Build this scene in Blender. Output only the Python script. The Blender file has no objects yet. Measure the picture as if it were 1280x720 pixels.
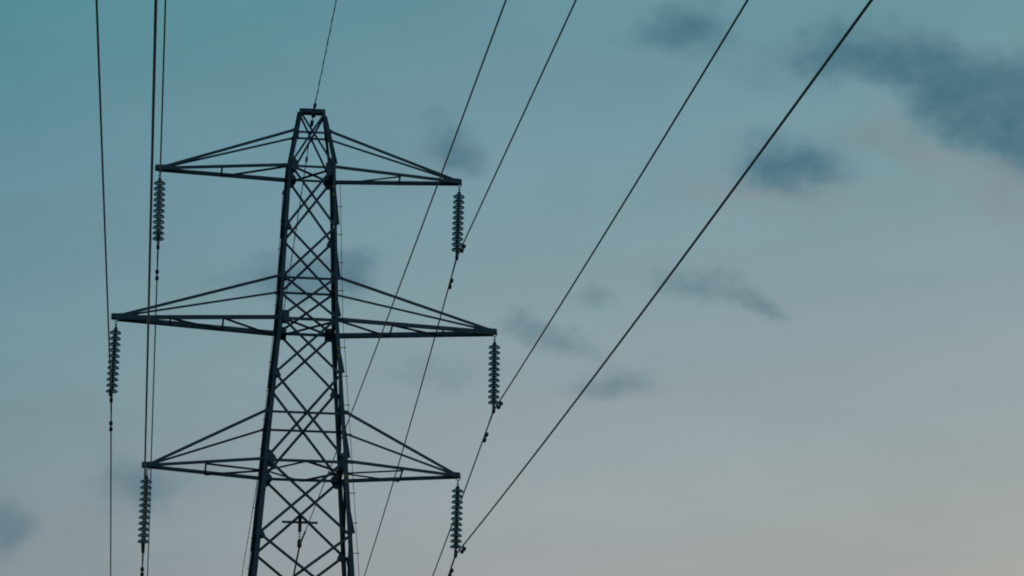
import bpy, bmesh, math, random
from mathutils import Vector, Matrix
random.seed(7)
R = math.radians
S = bpy.context.scene
COL = S.collection

# ------------------------------------------------------------------ camera
cam_data = bpy.data.cameras.new('camera')
cam_data.sensor_width = 36.0
cam_data.lens = 36.0 * 3439.24 / 1280.0
cam_data.clip_start = 0.1
cam_data.clip_end = 20000.0
cam = bpy.data.objects.new('camera', cam_data)
COL.objects.link(cam)
_yaw, _pitch, _roll = 0.133044, 0.336833, -0.001546
_f = Vector((math.sin(_yaw) * math.cos(_pitch), math.cos(_yaw) * math.cos(_pitch), math.sin(_pitch)))
_r = Vector((math.cos(_yaw), -math.sin(_yaw), 0.0))
_u = _r.cross(_f)
_r2 = _r * math.cos(_roll) + _u * math.sin(_roll)
_u2 = -_r * math.sin(_roll) + _u * math.cos(_roll)
cam.matrix_world = Matrix((( _r2.x, _u2.x, -_f.x, -3.09016), (_r2.y, _u2.y, -_f.y, -56.45880),
                           (_r2.z, _u2.z, -_f.z, 1.56966), (0, 0, 0, 1)))
S.camera = cam

# ------------------------------------------------------------------ dusk sky
def lin(c):
    out = []
    for v in c:
        v /= 255.0
        out.append(v / 12.92 if v <= 0.04045 else ((v + 0.055) / 1.055) ** 2.4)
    return out

SUN_EL, SUN_AZ = 2.0, 48.0      # degrees; azimuth measured from +Y towards +X
W = bpy.data.worlds.new('World'); S.world = W; W.use_nodes = True
nt = W.node_tree; nt.nodes.clear(); LK = nt.links.new
def nd(t, **kw):
    n = nt.nodes.new(t)
    for k, v in kw.items(): setattr(n, k, v)
    return n
def mth(op, a, b=None, c=None, clamp=False):
    n = nd('ShaderNodeMath', operation=op, use_clamp=clamp)
    for i, v in enumerate((a, b, c)):
        if v is None: continue
        if isinstance(v, (int, float)): n.inputs[i].default_value = v
        else: LK(v, n.inputs[i])
    return n.outputs[0]
def mixc(fac, a, b, blend='MIX'):
    n = nd('ShaderNodeMix', data_type='RGBA', blend_type=blend, clamp_factor=True)
    for sock, v in ((n.inputs[0], fac), (n.inputs[6], a), (n.inputs[7], b)):
        if isinstance(v, (int, float)): sock.default_value = v
        elif isinstance(v, (list, tuple)): sock.default_value = (*v[:3], 1)
        else: LK(v, sock)
    return n.outputs[2]

tc = nd('ShaderNodeTexCoord')
sep = nd('ShaderNodeSeparateXYZ'); LK(tc.outputs['Generated'], sep.inputs[0])
az = mth('MULTIPLY', mth('ARCTAN2', sep.outputs[0], sep.outputs[1]), 180 / math.pi)
el = mth('MULTIPLY', mth('ARCSINE', sep.outputs[2]), 180 / math.pi)

nish = nd('ShaderNodeTexSky', sky_type='NISHITA', sun_disc=False)
nish.sun_elevation = R(SUN_EL); nish.sun_rotation = R(SUN_AZ)
nish.altitude = 60; nish.air_density = 1.2; nish.dust_density = 2.0; nish.ozone_density = 2.5

# twilight gradient: teal overhead and away from the afterglow, warm grey low down towards it.
# three elevation ramps (colour by height above the horizon) at three bearings, blended by azimuth
def sky_ramp(stops):
    r = nd('ShaderNodeValToRGB'); e_ = r.color_ramp.elements
    while len(e_) < len(stops): e_.new(0.5)
    for e, (p, c) in zip(e_, stops): e.position = (p + 10.0) / 100.0
    for e, (p, c) in zip(e_, stops): e.color = (*[k_ for k_ in lin(c)], 1)
    LK(mth('DIVIDE', mth('ADD', el, 10.0), 100.0, clamp=True), r.inputs[0])
    return r.outputs[0]
LEFT = sky_ramp([(-6, (152, 150, 146)), (6, (150, 152, 152)), (13.1, (133, 146, 151)), (17.3, (117, 147, 156)), (21.5, (99, 140, 154)), (24.9, (81, 137, 147)), (36, (52, 108, 124)), (85, (34, 66, 86))])
MID = sky_ramp([(-6, (180, 170, 156)), (6, (172, 168, 160)), (13.1, (158, 162, 164)), (14.6, (154, 162, 165)), (19.3, (131, 156, 163)), (21.3, (121, 152, 162)), (25.2, (103, 146, 158)), (36, (62, 116, 132)), (85, (34, 66, 86))])
RIGHT = sky_ramp([(-6, (204, 180, 150)), (6, (188, 177, 160)), (13.1, (166, 169, 162)), (15.5, (157, 166, 167)), (18.3, (143, 160, 165)), (21.3, (126, 155, 161)), (24.9, (106, 149, 156)), (36, (66, 120, 134)), (85, (34, 66, 86))])
def ease(lo, hi):
    n = nd('ShaderNodeMapRange', interpolation_type='LINEAR'); LK(az, n.inputs['Value'])
    n.inputs['From Min'].default_value = lo; n.inputs['From Max'].default_value = hi
    return n.outputs[0]
grad = mixc(ease(7.6, 19.0), mixc(ease(-4.0, 7.6), LEFT, MID), RIGHT)
sky_grade = nd('ShaderNodeVectorMath', operation='SCALE'); LK(grad, sky_grade.inputs[0]); sky_grade.inputs['Scale'].default_value = 10.4
sky = mixc(0.04, sky_grade.outputs[0], nish.outputs[0])

# scattered dusk clouds: (azimuth, elevation, half width, half height, tilt, darkness, warm fringe), all in degrees of sky
CLOUDS = [
    (16.20, 23.77, 2.12, 0.77, -10, 0.95, 0),
    (17.58, 23.09, 2.38, 1.10, -28, 1.0, 0),
    (19.11, 22.37, 1.50, 1.75, -20, 1.0, 0),
    (18.17, 22.76, 1.41, 1.00, -20, 0.9, 0),
    (14.43, 24.19, 1.16, 0.70, 10, 0.55, 0),
    (15.31, 23.92, 1.41, 0.83, -5, 0.55, 0),
    (18.40, 23.48, 1.24, 0.67, -20, 0.5, 0),
    (17.39, 21.58, 2.65, 0.83, -32, 0.0, 0.6),
    (18.59, 20.76, 1.06, 1.00, 0, 0.0, 0.65),
    (16.03, 22.23, 1.59, 0.67, -20, 0.15, 0.3),
    (11.42, 24.66, 1.48, 0.83, 8, 0.88, 0),
    (13.24, 23.71, 1.41, 0.57, -25, 0.3, 0),
    (12.87, 23.36, 1.06, 0.40, -10, 0.22, 0.1),
    (10.09, 24.26, 0.71, 0.50, 0, 0.15, 0),
    (13.79, 21.66, 1.41, 0.90, -5, 1.0, 0),
    (14.75, 21.39, 0.88, 0.43, -10, 0.3, 0.2),
    (13.58, 21.02, 2.65, 0.60, -4, 0.0, 0.65),
    (11.92, 21.70, 1.59, 0.93, 20, 0.2, 0.35),
    (15.41, 22.26, 1.94, 0.67, -20, 0.15, 0.25),
    (6.19, 22.12, 0.99, 0.83, -10, 0.75, 0.4),
    (4.58, 21.94, 1.41, 0.83, 0, 0.22, 0.2),
    (3.95, 19.63, 0.95, 0.63, 0, 0.74, 0.1),
    (2.95, 19.50, 1.94, 0.77, 5, 0.8, 0),
    (3.30, 19.50, 0.99, 0.73, 0, 0.6, 0),
    (0.42, 19.20, 1.59, 0.43, 0, 0.22, 0.2),
    (11.71, 19.30, 1.34, 0.47, -12, 0.62, 0.2),
    (12.97, 18.75, 0.78, 0.40, -35, 0.56, 0.15),
    (9.47, 19.12, 0.81, 0.43, 0, 0.5, 0.1),
    (7.89, 18.50, 0.88, 0.40, -25, 0.5, 0.15),
    (8.85, 18.09, 1.16, 0.40, -15, 0.48, 0.1),
    (10.17, 17.38, 1.16, 0.47, 5, 0.55, 0.2),
    (9.27, 17.16, 1.16, 0.30, 0, 0.4, 0.15),
    (-0.46, 15.11, 1.16, 0.77, 0, 1.0, 0),
    (1.02, 15.14, 1.41, 0.70, 0, 0.3, 0.15),
    (-3.19, 14.15, 1.02, 0.77, 0, 1.0, 0),
    (5.96, 17.53, 1.59, 0.47, 4, 0.42, 0.2),
    (5.13, 21.12, 1.06, 0.43, 0, 0.16, 0.12),
    (-3.03, 15.07, 0.60, 0.23, 0, 0.22, 0.1),
    (0.48, 13.73, 1.24, 0.43, 0, 0.18, 0.15),
]
def noise(scale, detail, rough, off=0.0):
    mp = nd('ShaderNodeMapping'); LK(tc.outputs['Generated'], mp.inputs[0])
    mp.inputs['Location'].default_value = (off, off * 0.7, -off); mp.inputs['Scale'].default_value = (scale, scale, scale * 1.5)
    n = nd('ShaderNodeTexNoise', noise_dimensions='3D'); LK(mp.outputs[0], n.inputs['Vector'])
    n.inputs['Scale'].default_value = 1.0; n.inputs['Detail'].default_value = detail; n.inputs['Roughness'].default_value = rough
    return n
wn = noise(34, 6.0, 0.56, 3.1)
ws = nd('ShaderNodeVectorMath', operation='SUBTRACT'); LK(wn.outputs['Color'], ws.inputs[0]); ws.inputs[1].default_value = (0.5, 0.5, 0.5)
wm = nd('ShaderNodeVectorMath', operation='MULTIPLY'); LK(ws.outputs[0], wm.inputs[0]); wm.inputs[1].default_value = (1.7, 1.4, 0)
pos = nd('ShaderNodeCombineXYZ'); LK(az, pos.inputs[0]); LK(el, pos.inputs[1])
pw = nd('ShaderNodeVectorMath', operation='ADD'); LK(pos.outputs[0], pw.inputs[0]); LK(wm.outputs[0], pw.inputs[1])
def screen(p, q): return mth('SUBTRACT', mth('ADD', p, q), mth('MULTIPLY', p, q))
dark = warm = None
for (ca, ce, ra, re, rot, s_, w_) in CLOUDS:
    mp = nd('ShaderNodeMapping', vector_type='TEXTURE'); LK(pw.outputs[0], mp.inputs[0])
    mp.inputs['Location'].default_value = (ca, ce, 0); mp.inputs['Rotation'].default_value = (0, 0, R(rot)); mp.inputs['Scale'].default_value = (ra, re, 1)
    ln = nd('ShaderNodeVectorMath', operation='LENGTH'); LK(mp.outputs[0], ln.inputs[0])
    mr = nd('ShaderNodeMapRange', interpolation_type='SMOOTHSTEP'); LK(ln.outputs['Value'], mr.inputs['Value'])
    mr.inputs['From Min'].default_value = 1.32; mr.inputs['From Max'].default_value = 0.05; mr.inputs['To Min'].default_value = 0; mr.inputs['To Max'].default_value = 1
    if s_:
        d = mth('MULTIPLY', mr.outputs[0], s_); dark = d if dark is None else screen(dark, d)
    if w_:
        d = mth('MULTIPLY', mr.outputs[0], w_); warm = d if warm is None else screen(warm, d)
# erode the soft cloud fields with finer and finer noise so their edges fray into wisps and puffs
def fray(field, n, k, hi):
    x = mth('ADD', field, mth('MULTIPLY', mth('SUBTRACT', n, 0.5), mth('MULTIPLY', mth('POWER', field, 0.5), k)))
    r_ = nd('ShaderNodeMapRange', interpolation_type='SMOOTHSTEP'); LK(x, r_.inputs['Value'])
    r_.inputs['From Min'].default_value = 0.03; r_.inputs['From Max'].default_value = hi
    return r_.outputs[0]
puff = mth('ADD', mth('MULTIPLY', noise(44, 9.0, 0.6, 9.0).outputs['Fac'], 0.6), mth('MULTIPLY', noise(105, 7.0, 0.62, 14.0).outputs['Fac'], 0.4))
wisp = noise(46, 8.0, 0.58, 21.0).outputs['Fac']
dark = fray(dark, puff, 1.5, 1.2)
warm = fray(warm, wisp, 1.3, 1.1)
# a barely visible veil of thin high cloud keeps the open sky from being perfectly even
mpv = nd('ShaderNodeMapping'); LK(tc.outputs['Generated'], mpv.inputs[0]); mpv.inputs['Scale'].default_value = (9, 9, 26); mpv.inputs['Rotation'].default_value = (0.12, 0.05, 0)
veil = nd('ShaderNodeTexNoise'); LK(mpv.outputs[0], veil.inputs['Vector']); veil.inputs['Scale'].default_value = 1.0; veil.inputs['Detail'].default_value = 7.0; veil.inputs['Roughness'].default_value = 0.6
vm = nd('ShaderNodeMapRange'); LK(veil.outputs['Fac'], vm.inputs['Value']); vm.inputs['From Min'].default_value = 0.3; vm.inputs['From Max'].default_value = 0.7; vm.inputs['To Min'].default_value = 0.955; vm.inputs['To Max'].default_value = 1.045
vsx = nd('ShaderNodeVectorMath', operation='SCALE'); LK(sky, vsx.inputs[0]); LK(vm.outputs[0], vsx.inputs['Scale'])
sky = vsx.outputs[0]
hi_ = nd('ShaderNodeMapRange'); LK(el, hi_.inputs['Value']); hi_.inputs['From Min'].default_value = 15.0; hi_.inputs['From Max'].default_value = 22.0
CLOUD_WARM = [10 * c for c in lin((134, 144, 151))]
CLOUD_DARK = mixc(hi_.outputs[0], [10 * c for c in lin((100, 124, 136))], [10 * c for c in lin((72, 112, 129))])
sky = mixc(mth('MULTIPLY', warm, 0.8), sky, CLOUD_WARM)
sky = mixc(mth('MULTIPLY', dark, 0.97), sky, CLOUD_DARK)
bg = nd('ShaderNodeBackground'); LK(sky, bg.inputs['Color']); bg.inputs['Strength'].default_value = 0.1
wo = nd('ShaderNodeOutputWorld'); LK(bg.outputs[0], wo.inputs[0])

sun_data = bpy.data.lights.new('sun', 'SUN'); sun_data.energy = 0.12; sun_data.angle = R(10); sun_data.color = (1.0, 0.82, 0.68)
sun = bpy.data.objects.new('sun', sun_data); COL.objects.link(sun)
_to = Vector((math.sin(R(SUN_AZ)) * math.cos(R(SUN_EL)), math.cos(R(SUN_AZ)) * math.cos(R(SUN_EL)), math.sin(R(SUN_EL))))
sun.rotation_euler = _to.to_track_quat('Z', 'Y').to_euler()

vs = S.view_settings
S.display_settings.display_device = 'sRGB'
vs.view_transform = 'Standard'; vs.look = 'None'; vs.exposure = 0.0; vs.gamma = 1.0; vs.use_curve_mapping = False
S.render.engine = 'CYCLES'
S.render.filter_size = 1.9
try: S.cycles.filter_width = 1.9
except Exception: pass

# ------------------------------------------------------------------ materials
def material(name, base, rough, metallic=0.0, var=0.25, scale=6.0, trans=0.0, rust=None):
    m = bpy.data.materials.new(name); m.use_nodes = True
    t = m.node_tree; b = t.nodes['Principled BSDF']
    tcn = t.nodes.new('ShaderNodeTexCoord')
    n = t.nodes.new('ShaderNodeTexNoise'); n.inputs['Scale'].default_value = scale; n.inputs['Detail'].default_value = 6; n.inputs['Roughness'].default_value = 0.65
    t.links.new(tcn.outputs['Object'], n.inputs['Vector'])
    cr = t.nodes.new('ShaderNodeValToRGB'); t.links.new(n.outputs['Fac'], cr.inputs[0])
    e = cr.color_ramp.elements
    e[0].position = 0.3; e[0].color = (*[c * (1 - var) for c in base], 1)
    e[1].position = 0.7; e[1].color = (*[min(1, c * (1 + var)) for c in base], 1)
    if rust:
        x = e.new(0.78); x.color = (*rust, 1)
    t.links.new(cr.outputs[0], b.inputs['Base Color'])
    mr = t.nodes.new('ShaderNodeMapRange'); t.links.new(n.outputs['Fac'], mr.inputs['Value'])
    mr.inputs['To Min'].default_value = rough - 0.12; mr.inputs['To Max'].default_value = rough + 0.12
    t.links.new(mr.outputs[0], b.inputs['Roughness'])
    b.inputs['Metallic'].default_value = metallic
    if trans: b.inputs['Transmission Weight'].default_value = trans; b.inputs['IOR'].default_value = 1.5
    return m
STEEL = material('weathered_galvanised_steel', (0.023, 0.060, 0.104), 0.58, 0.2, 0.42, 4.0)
STEEL2 = material('dull_fittings_steel', (0.020, 0.040, 0.056), 0.55, 0.3, 0.25, 14.0)
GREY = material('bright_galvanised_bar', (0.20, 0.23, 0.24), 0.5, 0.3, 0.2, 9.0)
ALU = material('oxidised_aluminium_strand', (0.028, 0.068, 0.105), 0.5, 0.3, 0.2, 20.0)
BLACK = material('black_cable_sheath', (0.022, 0.042, 0.058), 0.55, 0.0, 0.2, 12.0)
GLASS = material('toughened_green_glass', (0.30, 0.48, 0.57), 0.14, 0.0, 0.1, 10.0, trans=0.83)
YELLOW = material('faded_yellow_marker_paint', (0.21, 0.19, 0.04), 0.6, 0.0, 0.25, 18.0)
CONC = material('footing_concrete', (0.32, 0.31, 0.29), 0.85, 0.0, 0.2, 4.0)
TURF = material('dusk_meadow_grass', (0.10, 0.115, 0.055), 0.9, 0.0, 0.4, 0.35)

# ------------------------------------------------------------------ mesh helpers
class MB:
    def __init__(self): self.bm = bmesh.new()
    def prism(self, p0, p1, a, b, prof):
        """sweep a closed profile [(x,y)] in the frame a, b from p0 to p1"""
        p0, p1 = Vector(p0), Vector(p1); d = (p1 - p0).normalized()
        a = Vector(a); a = (a - d * a.dot(d)).normalized()
        b = Vector(b); b = b - d * b.dot(d); b = (b - a * b.dot(a)).normalized()
        v0 = [self.bm.verts.new(p0 + a * x + b * y) for x, y in prof]
        v1 = [self.bm.verts.new(p1 + a * x + b * y) for x, y in prof]
        n = len(prof)
        for i in range(n): self.bm.faces.new((v0[i], v0[(i + 1) % n], v1[(i + 1) % n], v1[i]))
        self.bm.faces.new(v0); self.bm.faces.new(v1[::-1])
        return self
    def angle(self, p0, p1, a, b, w=0.05, t=0.006):
        return self.prism(p0, p1, a, b, [(0, 0), (w, 0), (w, t), (t, t), (t, w), (0, w)])
    def bar(self, p0, p1, a, b, wx, wy):
        c = min(wx, wy) * 0.18
        return self.prism(p0, p1, a, b, [(-wx/2 + c, -wy/2), (wx/2 - c, -wy/2), (wx/2, -wy/2 + c), (wx/2, wy/2 - c), (wx/2 - c, wy/2), (-wx/2 + c, wy/2), (-wx/2, wy/2 - c), (-wx/2, -wy/2 + c)])
    def plate(self, pts, n, t):
        """flat polygon pts thickened by t along n"""
        n = Vector(n).normalized()
        v0 = [self.bm.verts.new(Vector(p) - n * t / 2) for p in pts]; v1 = [self.bm.verts.new(Vector(p) + n * t / 2) for p in pts]
        k = len(pts)
        for i in range(k): self.bm.faces.new((v0[i], v0[(i + 1) % k], v1[(i + 1) % k], v1[i]))
        self.bm.faces.new(v0[::-1]); self.bm.faces.new(v1)
        return self
    def tube(self, pts, r, seg=8, cap=True):
        pts = [Vector(p) for p in pts]; rings = []
        ref = Vector((0.123, 0.04, 1)).normalized()
        if abs((pts[-1] - pts[0]).normalized().dot(ref)) > 0.9: ref = Vector((1, 0.1, 0)).normalized()
        for i, p in enumerate(pts):
            d = (pts[min(i + 1, len(pts) - 1)] - pts[max(i - 1, 0)]).normalized()
            a = (ref - d * ref.dot(d)).normalized(); b = d.cross(a)
            rr = r[i] if isinstance(r, (list, tuple)) else r
            rings.append([self.bm.verts.new(p + (a * math.cos(q) + b * math.sin(q)) * rr) for q in [2 * math.pi * k / seg for k in range(seg)]])
        for i in range(len(rings) - 1):
            for k in range(seg):
                f = self.bm.faces.new((rings[i][k], rings[i][(k + 1) % seg], rings[i + 1][(k + 1) % seg], rings[i + 1][k])); f.smooth = True
        if cap: self.bm.faces.new(rings[0][::-1]); self.bm.faces.new(rings[-1])
        return self
    def lathe(self, prof, base=(0, 0, 0), seg=20):
        base = Vector(base); rings = []
        for (r, z) in prof:
            if r < 1e-5: rings.append([self.bm.verts.new(base + Vector((0, 0, z)))])
            else: rings.append([self.bm.verts.new(base + Vector((r * math.cos(2 * math.pi * k / seg), r * math.sin(2 * math.pi * k / seg), z))) for k in range(seg)])
        for i in range(len(rings) - 1):
            A, B = rings[i], rings[i + 1]
            for k in range(seg):
                q = [A[k % len(A)], A[(k + 1) % len(A)], B[(k + 1) % len(B)], B[k % len(B)]]
                q = [x for j, x in enumerate(q) if x not in q[:j]]
                if len(q) > 2: self.bm.faces.new(q).smooth = True
        return self
    def torus(self, c, ax, R_, r, n=16, a0=0.0, a1=2 * math.pi, up=(0, 0, 1)):
        ax = Vector(ax).normalized(); u = Vector(up); u = (u - ax * u.dot(ax)).normalized(); w = ax.cross(u)
        closed = abs(a1 - a0 - 2 * math.pi) < 1e-6
        pts = [Vector(c) + (u * math.cos(a0 + (a1 - a0) * i / n) + w * math.sin(a0 + (a1 - a0) * i / n)) * R_ for i in range(n + 1)]
        return self.tube(pts, r, 8, cap=not closed)
    def build(self, name, mat, parent=None, loc=None):
        bmesh.ops.recalc_face_normals(self.bm, faces=self.bm.faces)
        me = bpy.data.meshes.new(name); self.bm.to_mesh(me); self.bm.free(); me.materials.append(mat)
        o = bpy.data.objects.new(name, me); COL.objects.link(o)
        if parent is not None: o.parent = parent
        if loc is not None: o.location = loc
        return o
def tag(o, label=None, cat=None, group=None, kind=None):
    for k, v_ in (('label', label), ('category', cat), ('group', group), ('kind', kind)):
        if v_: o[k] = v_
    return o
def empty(name, loc=(0, 0, 0), parent=None):
    o = bpy.data.objects.new(name, None); o.empty_display_size = 0.2; COL.objects.link(o); o.location = loc
    if parent is not None: o.parent = parent
    return o

# ------------------------------------------------------------------ ground
g = MB(); n_ = 60; ext = 4000.0
vv = [[None] * (n_ + 1) for _ in range(n_ + 1)]
for i in range(n_ + 1):
    for j in range(n_ + 1):
        x = ext * ((2 * i / n_ - 1) ** 3); y = ext * ((2 * j / n_ - 1) ** 3)
        d = math.hypot(x, y); h = 0.0 if d < 70 else -0.25 * (math.sin(x * 0.013) * math.cos(y * 0.017) + 1) * min(1, (d - 70) / 200)
        vv[i][j] = g.bm.verts.new((x, y, h))
for i in range(n_):
    for j in range(n_): g.bm.faces.new((vv[i][j], vv[i + 1][j], vv[i + 1][j + 1], vv[i][j + 1])).smooth = True
tag(g.build('ground', TURF), kind='structure')

# ------------------------------------------------------------------ lattice tower
H0 = 24.0                                   # height of the top cross-arms above the ground
ZP, T1, Z1, N1, T2, Z2, N2, T3, Z3, N3 = 1.405, 0.9078, 0.0, -1.4342, -2.6186, -3.55, -4.8455, -5.6931, -6.7645, -8.4092
N4, N5, N6, N7, ZG = -10.0, -12.2, -15.0, -18.6, -23.75
WID = [(ZG, 2.02), (-10.56, 1.0943), (Z3, 0.8278), (Z2, 0.6003), (Z1, 0.4844), (ZP, 0.2627)]
DEP = WID[:-1] + [(ZP, 0.1102)]
def lerp_tab(tab, z):
    for (za, a), (zb, b) in zip(tab, tab[1:]):
        if z <= zb or (zb, b) == tab[-1]: return a + (b - a) * (z - za) / (zb - za)
LEG_OUT = [(ZG, 0.055), (Z3, 0.044), (Z2, 0.037), (Z1, 0.030), (ZP, 0.020)]   # leg corners stand outside the bracing lines
def corner(sx, sy, z): return Vector((sx * (lerp_tab(WID, z) + lerp_tab(LEG_OUT, z)), sy * lerp_tab(DEP, z), z + H0))
def node(sx, sy, z): return Vector((sx * lerp_tab(WID, z), sy * lerp_tab(DEP, z), z + H0))

tower = tag(empty('lattice_tower'), 'tall dark steel lattice pylon with six pointed cross-arms', 'pylon')
LEGW = {ZG: 0.115, -10.56: 0.095, Z3: 0.080, Z2: 0.068, Z1: 0.058}
legs = {}
for sx in (-1, 1):
    for sy in (-1, 1):
        m = MB(); zs = [z for z, _ in WID]
        for za, zb in zip(zs, zs[1:]):
            w = LEGW[za]; ov = 0.0 if za == ZG else 0.12
            m.angle(corner(sx, sy, za), corner(sx, sy, zb), (-sx, 0, 0), (0, -sy, 0), w, 0.010)
            if ov:      # bolted splice: a short cover angle on the inside of the corner
                o1 = Vector((-sx * 0.0105, -sy * 0.0105, 0))
                m.angle(corner(sx, sy, za - 0.22) + o1, corner(sx, sy, za + 0.2) + o1, (-sx, 0, 0), (0, -sy, 0), w * 0.86, 0.009)
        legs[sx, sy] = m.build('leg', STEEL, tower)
        f = MB(); c = corner(sx, sy, ZG); c.z = 0
        f.lathe([(0, 0.36), (0.22, 0.36), (0.27, 0.30), (0.34, -0.2), (0, -0.2)], c, 24); f.build('concrete_footing', CONC, tower)

FACES = [((-1, -1), (1, -1), (0, -1, 0)), ((1, -1), (1, 1), (1, 0, 0)), ((1, 1), (-1, 1), (0, 1, 0)), ((-1, 1), (-1, -1), (-1, 0, 0))]
PANELS = [(ZP, Z1), (Z1, N1), (N1, T2), (T2, Z2), (Z2, N2), (N2, Z3), (Z3, N3), (N3, N4), (N4, N5), (N5, N6), (N6, N7), (N7, ZG)]
for A, B, n in FACES:
    n = Vector(n); at = corner if n.x else node
    for k, (zt, zb) in enumerate(PANELS):
        w = 0.047 if k == 0 else 0.056 if zt >= Z2 else 0.060 if zt >= N3 else 0.062
        ztt = zt - 0.01 if k == 0 else zt
        for q, (P, Q) in enumerate(((A, B), (B, A))):
            p0, p1 = at(*P, ztt), at(*Q, zb)
            d = (p1 - p0).normalized(); p0 = p0 + d * (0.0 if k == 0 else 0.05); p1 = p1 - d * 0.05
            ip = n.cross(d).normalized()
            if ip.z > 0: ip = -ip
            outer = (q == 0) if n.x == 0 else (q == 1)
            off = 0.003 if outer else -0.0135
            out = n if outer else -n
            if n.y < 0 and outer or n.y > 0 and not outer: ip = -ip
            # centre the flange on the working line
            m = MB(); m.angle(p0 + n * off - ip * w * 0.5, p1 + n * off - ip * w * 0.5, ip, out, w, 0.006)
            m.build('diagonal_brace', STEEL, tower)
    for z, w in ((T1, 0.05), (Z1, 0.055), (T2, 0.056), (Z2, 0.07), (T3, 0.052), (Z3, 0.064), (N6, 0.064)):
        p0, p1 = at(*A, z), at(*B, z); d = (p1 - p0).normalized()
        inn = -n * (0.031 + w if n.y > 0 else 0.031)
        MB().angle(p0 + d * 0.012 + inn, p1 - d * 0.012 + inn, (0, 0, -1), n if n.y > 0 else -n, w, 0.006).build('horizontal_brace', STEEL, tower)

# plan bracing at the three cross-arm levels
for z in (Z1, Z2):
    for s, dz in ((1, -0.02), (-1, -0.055)):
        p0, p1 = node(-1, -s, z), node(1, s, z); d = (p1 - p0).normalized(); u = Vector((0, 0, dz))
        MB().angle(p0 + d * 0.08 + u, p1 - d * 0.08 + u, (0, 0, -1), d.cross(Vector((0, 0, 1))), 0.038, 0.005).build('plan_brace', STEEL, tower)
wz = lerp_tab(WID, Z3)
for s in (-1, 1):
    for t in (-1, 1):
        p0, p1 = Vector((0, s * (wz - 0.03), Z3 + H0 - 0.022)), Vector((t * (wz - 0.02), 0, Z3 + H0 - 0.026))
        d = (p1 - p0).normalized()
        MB().angle(p0 + d * 0.01, p1 - d * 0.01, (0, 0, -1), d.cross(Vector((0, 0, 1))), 0.04, 0.005).build('plan_brace', STEEL, tower)

# gusset plates
GSHAPE = {Z1: [(0, .2), (.07, .18), (.165, .06), (.165, -.06), (.08, -.2), (0, -.2)],
          Z2: [(0, .15), (.145, .15), (.155, .14), (.155, -.14), (.145, -.16), (0, -.16)],
          Z3: [(0, .19), (.04, .19), (.16, .045), (.175, -.02), (.07, -.19), (0, -.19)]}
def leg_w(z): return 0.058 if z > 0.01 else 0.068 if z > Z2 + 0.01 else 0.080 if z > Z3 + 0.01 else 0.095
for z, shp in GSHAPE.items():
    for sx in (-1, 1):
        for sy in (-1, 1):
            c = corner(sx, sy, z); lw = leg_w(z) - 0.015
            pts = [c + Vector((-sx * (lw + a), -sy * 0.0245, b)) for a, b in [(a_ * (0.45 if sx > 0 and sy < 0 and z != Z1 else 1.0), b_) for a_, b_ in shp]] + [c + Vector((-sx * 0.02, -sy * 0.0245, b)) for b in (shp[-1][1], shp[0][1])]
            MB().plate(pts, (0, sy, 0), 0.008).build('gusset_plate', STEEL, tower)
for z, sgn in ((N1, 1), (T2, 0), (N2, 1), (N3, 1)):
    for sx, sy in (((-1, -1), (1, 1)) if sgn else ((-1, -1), (1, -1))):
        c = corner(sx, sy, z); lw = leg_w(z) - 0.015
        pts = [c + Vector((-sx * (lw + a), -sy * 0.0245, b)) for a, b in [(0, .13), (.03, .11), (.105, -.05), (.085, -.1), (0, -.12)]] + [c + Vector((-sx * 0.02, -sy * 0.0245, b)) for b in (-.12, .13)]
        MB().plate(pts, (0, sy, 0), 0.008).build('gusset_plate', STEEL, tower)

# peak cap: a folded channel across the top, with the earth-wire saddle under it
m = MB(); zc = ZP + 0.008 + H0
m.bar((-0.283, -0.062, zc + 0.045), (0.283, -0.062, zc + 0.045), (0, 1, 0), (0, 0, 1), 0.014, 0.092)
m.bar((-0.283, 0.085, zc + 0.045), (0.283, 0.085, zc + 0.045), (0, 1, 0), (0, 0, 1), 0.014, 0.092)
m.bar((-0.287, 0.0115, zc + 0.0905), (0.287, 0.0115, zc + 0.0905), (0, 1, 0), (0, 0, 1), 0.168, 0.012)
for sx in (-1, 1):
    m.plate([(sx * 0.20, -0.115, zc + 0.07), (sx * 0.278, -0.115, zc + 0.07), (sx * 0.29, -0.128, zc - 0.13), (sx * 0.245, -0.128, zc - 0.13)], (0, 1, -0.07), 0.008)
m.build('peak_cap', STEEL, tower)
m = MB(); m.bar((0.03, -0.10, zc - 0.015), (0.03, 0.12, zc - 0.015), (1, 0, 0), (0, 0, 1), 0.09, 0.04); m.tube([(0.03, 0.0, zc + 0.16), (0.03, 0.0, zc - 0.09)], 0.016)
m.build('earth_wire_bracket', STEEL2, tower)

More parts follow.
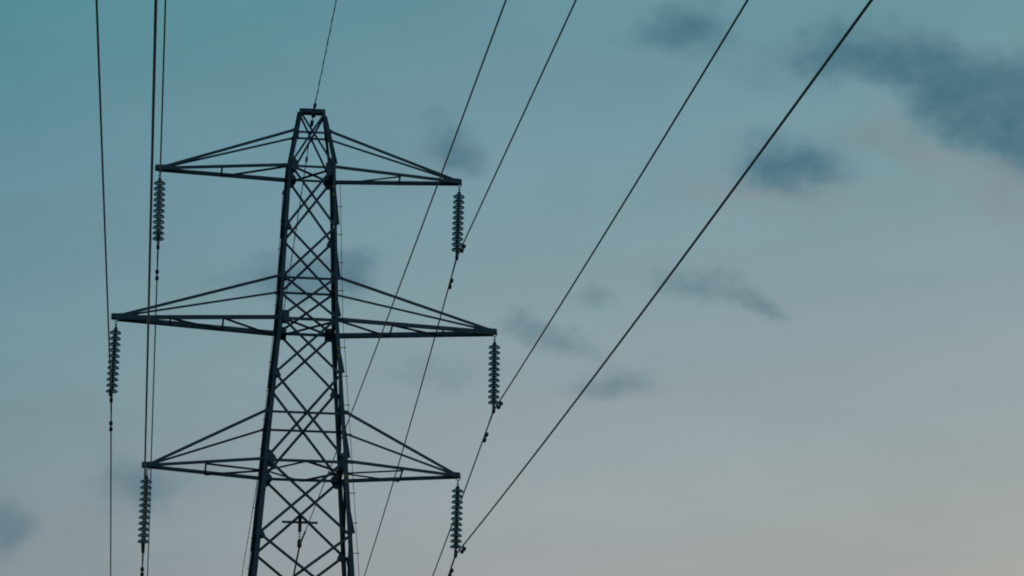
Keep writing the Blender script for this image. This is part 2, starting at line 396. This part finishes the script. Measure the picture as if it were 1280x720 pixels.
# cross-arms
def cross_arm(sx, zl, zt, L, dz, fr, kind, cw):
    arm = empty('cross_arm', (0, 0, 0), tower)
    tip = Vector((sx * L, 0, zl + H0 + dz))
    cn = {}
    ext_ = 0.03
    for sy in (-1, 1):
        a = node(sx, sy, zl) + Vector((0, -sy * 0.014, 0.0)); b = tip + Vector((-sx * 0.02, sy * 0.045, -0.01))
        cn[sy] = (a, b)
        m = MB()
        if sy < 0: m.angle(a + Vector((-sx * 0.04, 0, 0.03)), b + Vector((0, 0, 0.03)), (0, 0, -1), (0, 1, 0), cw, 0.007)
        else: m.angle(a + Vector((-sx * 0.04, 0, -cw * 0.5)), b + Vector((0, 0, -cw * 0.5)), (0, 0, 1), (0, 1, 0), cw, 0.007)
        m.build('lower_chord', STEEL, arm)
        # tie: leaves the leg by a small tab, then runs down to the tip
        lg = corner(sx, sy, zt); e0 = lg + Vector((sx * 0.05, -sy * 0.006, 0)); e1 = tip + Vector((-sx * 0.05, sy * 0.028, 0.03))
        m = MB(); w = 0.066 if sy < 0 else 0.047
        m.angle(e0 + Vector((0, 0, w * .5)), e1 + Vector((0, 0, w * .3)), (0, 0, -1), (0, 1, 0), w, 0.006)
        m.plate([lg + Vector((-sx * 0.06, sy * 0.008, 0.05)), lg + Vector((sx * 0.05, sy * 0.008, 0.045)), lg + Vector((sx * 0.10, sy * 0.004, 0.01)), lg + Vector((sx * 0.09, sy * 0.004, -0.045)), lg + Vector((-sx * 0.06, sy * 0.008, -0.06))], (0, 1, 0), 0.007)
        m.build('upper_tie', STEEL, arm)
    def on(sy, f): a, b = cn[sy]; return a + (b - a) * f
    up = Vector((0, 0, -0.03))
    for f in fr:
        p0, p1 = on(-1, f), on(1, f)
        MB().angle(p0 + up + Vector((0, 0.0, 0)), p1 + up * 1.6 + Vector((0, 0.03, 0)), (sx, 0, 0), (0, 0, -1), 0.04, 0.005).build('strut', STEEL, arm)
    def br(p, q):
        d = (q - p).normalized()
        MB().angle(p + up * 1.3, q + up * 1.3, (0, 0, -1), d.cross(Vector((0, 0, 1))), 0.036, 0.005).build('plan_brace', STEEL, arm)
    F, K = -1, 1
    mid = Vector((sx * (lerp_tab(WID, zl) - 0.005), 0, zl + H0))
    if kind == 1:
        if sx < 0: br(on(K, fr[0]), on(F, 0.02))
        else: br(on(F, fr[0]), on(K, 0.02))
    elif kind == 2:
        if sx < 0: br(on(F, fr[0]), on(K, 0.04)); br(on(F, fr[1]), on(K, fr[0]))
        else: br(on(F, 0.01), on(K, fr[0])); br(on(F, fr[0]), on(K, fr[1]))
    else:
        br(on(F, fr[0]), mid); br(on(K, fr[0]), mid)
    # tip: two cheek plates closed by an end block
    m = MB()
    for sy in (-1, 1):
        y = sy * 0.056
        cl = {1: 0.30, 2: 0.44, 3: 0.20}[kind]; ch = {1: 0.075, 2: 0.105, 3: 0.05}[kind]
        eo = 0.03 if sx > 0 else 0.095
        m.plate([tip + Vector((sx * eo, y, 0.055)), tip + Vector((-sx * 0.10, y, 0.062)), tip + Vector((-sx * cl, y * 1.25, ch)), tip + Vector((-sx * (cl + 0.04), y * 1.3, 0.0)), tip + Vector((-sx * cl * 0.7, y * 1.2, -0.05)), tip + Vector((sx * eo, y, -0.055))], (0, 1, 0), 0.009)
    m.bar(tip + Vector((-sx * 0.04, 0, 0)), tip + Vector((sx * (eo + 0.017), 0, 0)), (0, 1, 0), (0, 0, 1), 0.10, 0.115)
    m.build('tip_plate', STEEL, arm)
    # hanger bolt hoop under the tip
    return arm
for sx in (-1, 1):
    cross_arm(sx, Z1, T1, 3.2942, -0.047, (0.52,), 1, 0.074)
    cross_arm(sx, Z2, T2, 4.0839, 0.0355, (0.345, 0.67), 2, 0.098)
    cross_arm(sx, Z3, T3, 3.2964, -0.0169, (0.5,), 3, 0.068)

# climbing line with stand-off brackets on the two front legs, circuit markers
for sx, first, top in ((-1, -0.707, -0.74), (1, -0.966, -0.45)):
    m = MB(); pts = []
    z = top
    while z > -22.5:
        pts.append(corner(sx, -1, z) + Vector((sx * 0.088, -0.01, 0))); z -= 0.5
    m.tube(pts, 0.006, 6)
    if sx < 0: m.tube([pts[0] + Vector((0.09, 0, 0.10)), pts[0] + Vector((0.01, 0, 0.09)), pts[0]], 0.016, 6)
    m.build('climbing_cable', STEEL2, legs[sx, -1])
    z = first
    while z > -12:
        c = corner(sx, -1, z)
        MB().tube([c + Vector((-sx * 0.01, -0.012, 0)), c + Vector((sx * 0.125, -0.012, 0))], 0.0085, 6).build('step_bolt', STEEL2, legs[sx, -1]); z -= 0.652
for z in (Z1 - 0.50, Z1 - 0.68, Z2 - 0.70, Z2 - 0.86, Z3 - 0.33, Z3 - 0.47):
    c = corner(1, -1, z)
    MB().bar(c + Vector((-0.05, -0.009, 0.035)), c + Vector((-0.05, -0.009, -0.035)), (1, 0, 0), (0, 1, 0), 0.05, 0.006).build('circuit_marker', YELLOW, legs[1, -1])

# ------------------------------------------------------------------ insulator strings
ORD = {(1, -1): ('top', 'left'), (1, 1): ('top', 'right'), (2, -1): ('long middle', 'left'), (2, 1): ('long middle', 'right'), (3, -1): ('bottom', 'left'), (3, 1): ('bottom', 'right')}
GEO = {  # arm tip, conductor clamp, then (drop, curve, drift) of the conductor towards the viewer and away
    (1, -1): ((-3.2942, 0.0000, 23.9530), (-3.2671, 0.0000, 22.1205), (0.09012, 0.000126, -0.00025), (0.06162, 0.000603, 0.00142)),
    (1, 1): ((3.2942, 0.0000, 23.9530), (3.2440, 0.0000, 22.1760), (0.10011, 0.000106, 0.00095), (0.06426, 0.001066, 0.00550)),
    (2, -1): ((-4.0839, 0.0000, 20.4855), (-4.1094, 0.0000, 18.6250), (0.08863, 0.000076, 0.00059), (0.06495, 0.000595, -0.00253)),
    (2, 1): ((4.0839, 0.0000, 20.4855), (4.0613, 0.0000, 18.6989), (0.09449, 0.000316, 0.00003), (0.06413, 0.000846, 0.00179)),
    (3, -1): ((-3.2964, 0.0000, 17.2186), (-3.3019, 0.0000, 15.3785), (0.08965, 0.000118, 0.00060), (0.06243, 0.000598, -0.00210)),
    (3, 1): ((3.2964, 0.0000, 17.2186), (3.2532, 0.0000, 15.4834), (0.10106, 0.000348, 0.00000), (0.08867, 0.000595, 0.00324)),
}
disc_mesh = cap_mesh = None
def insulator(key):
    global disc_mesh, cap_mesh
    tip, bot = Vector(GEO[key][0]), Vector(GEO[key][1])
    o = tag(empty('insulator_string', tip), 'string of eleven glass discs hanging from the %s tip of the %s cross-arm' % ORD[key][::-1], 'insulator', 'insulator strings under the cross-arms')
    ax = bot - tip; ln = ax.length; d = ax.normalized()
    rot = Vector((0, 0, -1)).rotation_difference(d)
    # shackle, link and ball
    m = MB()
    m.tube([(-0.055, 0, -0.05), (-0.045, 0, -0.075), (-0.012, 0, -0.112), (0.012, 0, -0.112), (0.045, 0, -0.075), (0.055, 0, -0.05)], 0.009, 8)
    m.tube([(0, 0, -0.105), (0, 0, -0.235)], 0.012, 8); m.tube([(-0.035, 0, -0.185), (0.02, 0, -0.185)], 0.010, 8)
    m.lathe([(0, -0.22), (0.018, -0.222), (0.03, -0.245), (0.032, -0.27), (0, -0.272)], seg=12)
    m.build('shackle', STEEL2, o)
    for k in range(11):
        z = -ln * (0.186 + 0.0703 * k)
        if disc_mesh is None:
            m = MB(); m.lathe([(0.034, 0.030), (0.05, 0.027), (0.078, 0.018), (0.102, 0.002), (0.124, -0.016), (0.1285, -0.029), (0.125, -0.033), (0.118, -0.026), (0.098, -0.017), (0.094, -0.030), (0.087, -0.030), (0.083, -0.015),
                                (0.068, -0.012), (0.064, -0.030), (0.057, -0.030), (0.053, -0.012), (0.034, -0.012), (0.034, 0.030)], seg=28)
            dob = m.build('disc', GLASS, o); disc_mesh = dob.data
            m = MB(); m.lathe([(0, 0.084), (0.028, 0.083), (0.040, 0.074), (0.044, 0.050), (0.048, 0.030), (0.046, 0.010), (0.02, -0.02), (0.017, -0.048), (0, -0.05)], seg=16)
            cp = m.build('cap', STEEL2, dob); cap_mesh = cp.data
        else:
            dob = bpy.data.objects.new('disc', disc_mesh); COL.objects.link(dob); dob.parent = o
            cp = bpy.data.objects.new('cap', cap_mesh); COL.objects.link(cp); cp.parent = dob
        dob.location = d * abs(z); dob.rotation_mode = 'QUATERNION'; dob.rotation_quaternion = rot
    b = d * ln
    m = MB()     # clevis, link plates and arcing horn
    e = d * (ln * 0.905)
    m.tube([e, d * (ln * 0.95)], 0.02, 10)
    for s in (-1, 1): m.bar(d * (ln * 0.935) + Vector((s * 0.022, 0, 0)), d * (ln * 0.985) + Vector((s * 0.022, 0, 0)), (1, 0, 0), (0, 1, 0), 0.010, 0.05)
    m.build('clevis', STEEL2, o)
    m = MB(); q = d * (ln * 0.93)
    m.tube([q, q + Vector((0.0, -0.06, 0.0)), q + Vector((0.03, -0.13, 0.05)), q + Vector((0.05, -0.14, 0.14)), q + Vector((0.035, -0.12, 0.17))], 0.008, 6)
    m.build('arcing_horn', STEEL2, o)
    sl = Vector((0, 1, -0.02))
    m = MB()     # boat-shaped suspension clamp
    m.tube([b + Vector((0, y, zz)) for y, zz in ((-0.15, 0.0), (-0.10, -0.006), (0, -0.010), (0.10, -0.006), (0.15, -0.012))], [0.016, 0.028, 0.042, 0.028, 0.016], 10)
    m.bar(b + Vector((0, 0, 0.085)), b + Vector((0, 0, -0.055)), (1, 0, 0), (0, 1, 0), 0.062, 0.075)
    for y in (-0.04, 0.04): m.tube([b + Vector((0, y, 0.05)), b + Vector((0, y, -0.062))], 0.012, 6)
    m.build('suspension_clamp', STEEL2, o)
    return o
for key in GEO: insulator(key)

# ------------------------------------------------------------------ conductors
def curve(X, par, sgn, t): return Vector((X[0] + par[2] * t, X[1] + sgn * t, X[2] - par[0] * t + par[1] * t * t))
def damper(parent, at, dirv, rad=0.042, drop=0.105, half=0.20):
    dirv = dirv.normalized(); p = at + Vector((0, 0, -drop))
    o = MB()
    o.bar(at + Vector((0, 0, 0.018)), p + Vector((0, 0, -0.02)), (1, 0, 0), (0, 1, 0), 0.03, 0.045)
    o.tube([p - dirv * half, p + Vector((0, 0, -0.004)), p + dirv * half], 0.007, 6)
    o = o.build('vibration_damper', STEEL2, parent)
    for s in (-1, 1):
        a = p + dirv * (half * s)
        MB().tube([a - dirv * s * 0.085, a - dirv * s * 0.075, a - dirv * s * 0.02, a + dirv * s * 0.03, a + dirv * s * 0.045], [0.02, rad * .9, rad, rad, 0.018], 10).build('damper_weight', STEEL2, o)
def ts(a, b):
    out = [a * 1.0]; t = a
    while t < b: t += 0.25 + t * 0.02; out.append(min(t, b))
    return out
DAMP = {(1, 1): (1.166, 1.244), (2, 1): (1.05, 1.428), (3, 1): (1.394, 0.928), (1, -1): (1.2, 1.328), (2, -1): (1.2, 1.356), (3, -1): (1.25, 1.202)}
for key, (tip, bot, near, far) in GEO.items():
    pts = [curve(bot, near, -1, t) for t in reversed(ts(0.0, 150.0))] + [curve(bot, far, 1, t) for t in ts(0.0, 104.0)[1:]]
    base = Vector(bot)
    c = MB(); c.tube([p - base for p in pts], 0.0155, 8)
    row, side = ORD[key]
    cond = tag(c.build('overhead_conductor', ALU, loc=base), 'overhead wire clamped under the %s insulator string of the %s cross-arm' % (side, row), 'power line', 'conductors carried by the pylon')
    m = MB(); m.tube([curve(bot, near, -1, t) - base for t in (0.8, 0.6, 0.4, 0.2, 0.0)] + [curve(bot, far, 1, t) - base for t in (0.2, 0.4, 0.6, 0.8)], 0.019, 8); m.build('armour_rod', ALU, cond)
    for t, par, sg in ((DAMP[key][0], near, -1), (DAMP[key][1], far, 1)):
        a = curve(bot, par, sg, t); b = curve(bot, par, sg, t + 0.1)
        damper(cond, a - base, b - a)

# ------------------------------------------------------------------ earth wire with its spiral wrap
E0, En, Ef = Vector((0.029, 0, 1.4854 + H0)), (0.08799, 0.000411, 0.00024), (0.06042, 0.000635, 0.00044)
def epts(t): return curve(E0, En, -1, -t) if t < 0 else curve(E0, Ef, 1, t)
T = [-t for t in reversed(ts(0.0, 150.0))] + ts(0.0, 104.0)[1:]
m = MB(); m.tube([epts(t) - E0 for t in T], 0.0095, 8)
ew = tag(m.build('earth_wire', ALU, loc=E0), 'thin spiral-wrapped wire passing over the very top of the pylon', 'power line')
m = MB(); t = -150.0; pts = []
while t < 104:
    ph = t * 2 * math.pi / 1.3
    pts.append(epts(t) - E0 + Vector((math.cos(ph), 0, math.sin(ph))) * 0.011); t += 0.1
m.tube(pts, 0.006, 5); m.build('spiral_wrap', BLACK, ew)
for t, r_ in ((-0.42, 0.036), (0.6, 0.040), (2.5, 0.030)):
    a, b = epts(t - 0.12) - E0, epts(t + 0.12) - E0; c = (a + b) / 2 + Vector((0, 0, -0.012))
    d = (b - a).normalized()
    MB().tube([c - d * 0.11, c - d * 0.09, c - d * 0.03, c - d * 0.02, c + d * 0.02, c + d * 0.03, c + d * 0.09, c + d * 0.11], [0.014, r_, r_, 0.018, 0.018, r_, r_, 0.014], 10).build('vibration_damper', STEEL2, ew)

# ------------------------------------------------------------------ fibre cable and its suspension set inside the body
A0, An, Af = Vector((0.0067, 0.95, -8.1768 + H0)), (0.09986, 0.000284, -0.00013), (0.08765, 0.000602, -0.00290)
hang = tag(empty('cable_hanger', (0.0, 0.93, -7.53 + H0)), 'small hanger with a horizontal rod, fixed where two braces cross low in the pylon', 'hanger')
zb_ = -7.53
m = MB()
m.bar((0, 0.02, 0.03), (0, 0.02, -0.33), (1, 0, 0), (0, 1, 0), 0.075, 0.03)
m.lathe([(0.0, -0.02), (0.0375, -0.02), (0.0375, 0.0), (0, 0.0)], (0, 0.02, -0.33), 14)
m.build('strap', STEEL2, hang)
MB().tube([(-0.385, 0.06, -0.135), (-0.375, 0.06, -0.135), (0.375, 0.06, -0.135), (0.385, 0.06, -0.135)], [0.02, 0.029, 0.029, 0.02], 10).build('cross_rod', GREY, hang)
m = MB()
for i, zz in enumerate((-0.385, -0.435, -0.48)): m.torus((0, 0.02, zz), (0, 1, 0) if i % 2 == 0 else (1, 0, 0), 0.028, 0.008, 14)
m.build('chain_link', GREY, hang)
cz = A0.z - (zb_ + H0)
m = MB(); m.lathe([(0, 0.13), (0.03, 0.125), (0.045, 0.09), (0.05, 0.03), (0.05, -0.02), (0.03, -0.06), (0, -0.07)], (0.0, 0.02, cz), 16)
m.tube([(0, -0.16, cz + 0.01), (0, -0.08, cz), (0, 0.02, cz - 0.005), (0, 0.12, cz), (0, 0.2, cz - 0.01)], [0.02, 0.034, 0.045, 0.034, 0.02], 10)
m.build('cable_clamp', STEEL2, hang)
pts = [curve(A0, An, -1, t) for t in reversed(ts(0.0, 150.0))] + [curve(A0, Af, 1, t) for t in ts(0.0, 103.0)[1:]]
m = MB(); m.tube([p - A0 for p in pts], 0.009, 8)
fc = tag(m.build('fibre_cable', BLACK, loc=A0), 'thin cable crossing in front of the right leg to the hanger inside the pylon', 'cable')
m = MB(); m.tube([curve(A0, An, -1, t) - A0 for t in (2.0, 1.95, 1.5, 1.0, 0.5, 0.0)] + [curve(A0, Af, 1, t) - A0 for t in (0.5, 1.0, 1.5, 1.95, 2.0)], [0.011] + [0.02] * 9 + [0.011], 8)
m.build('armour_rod', ALU, fc)
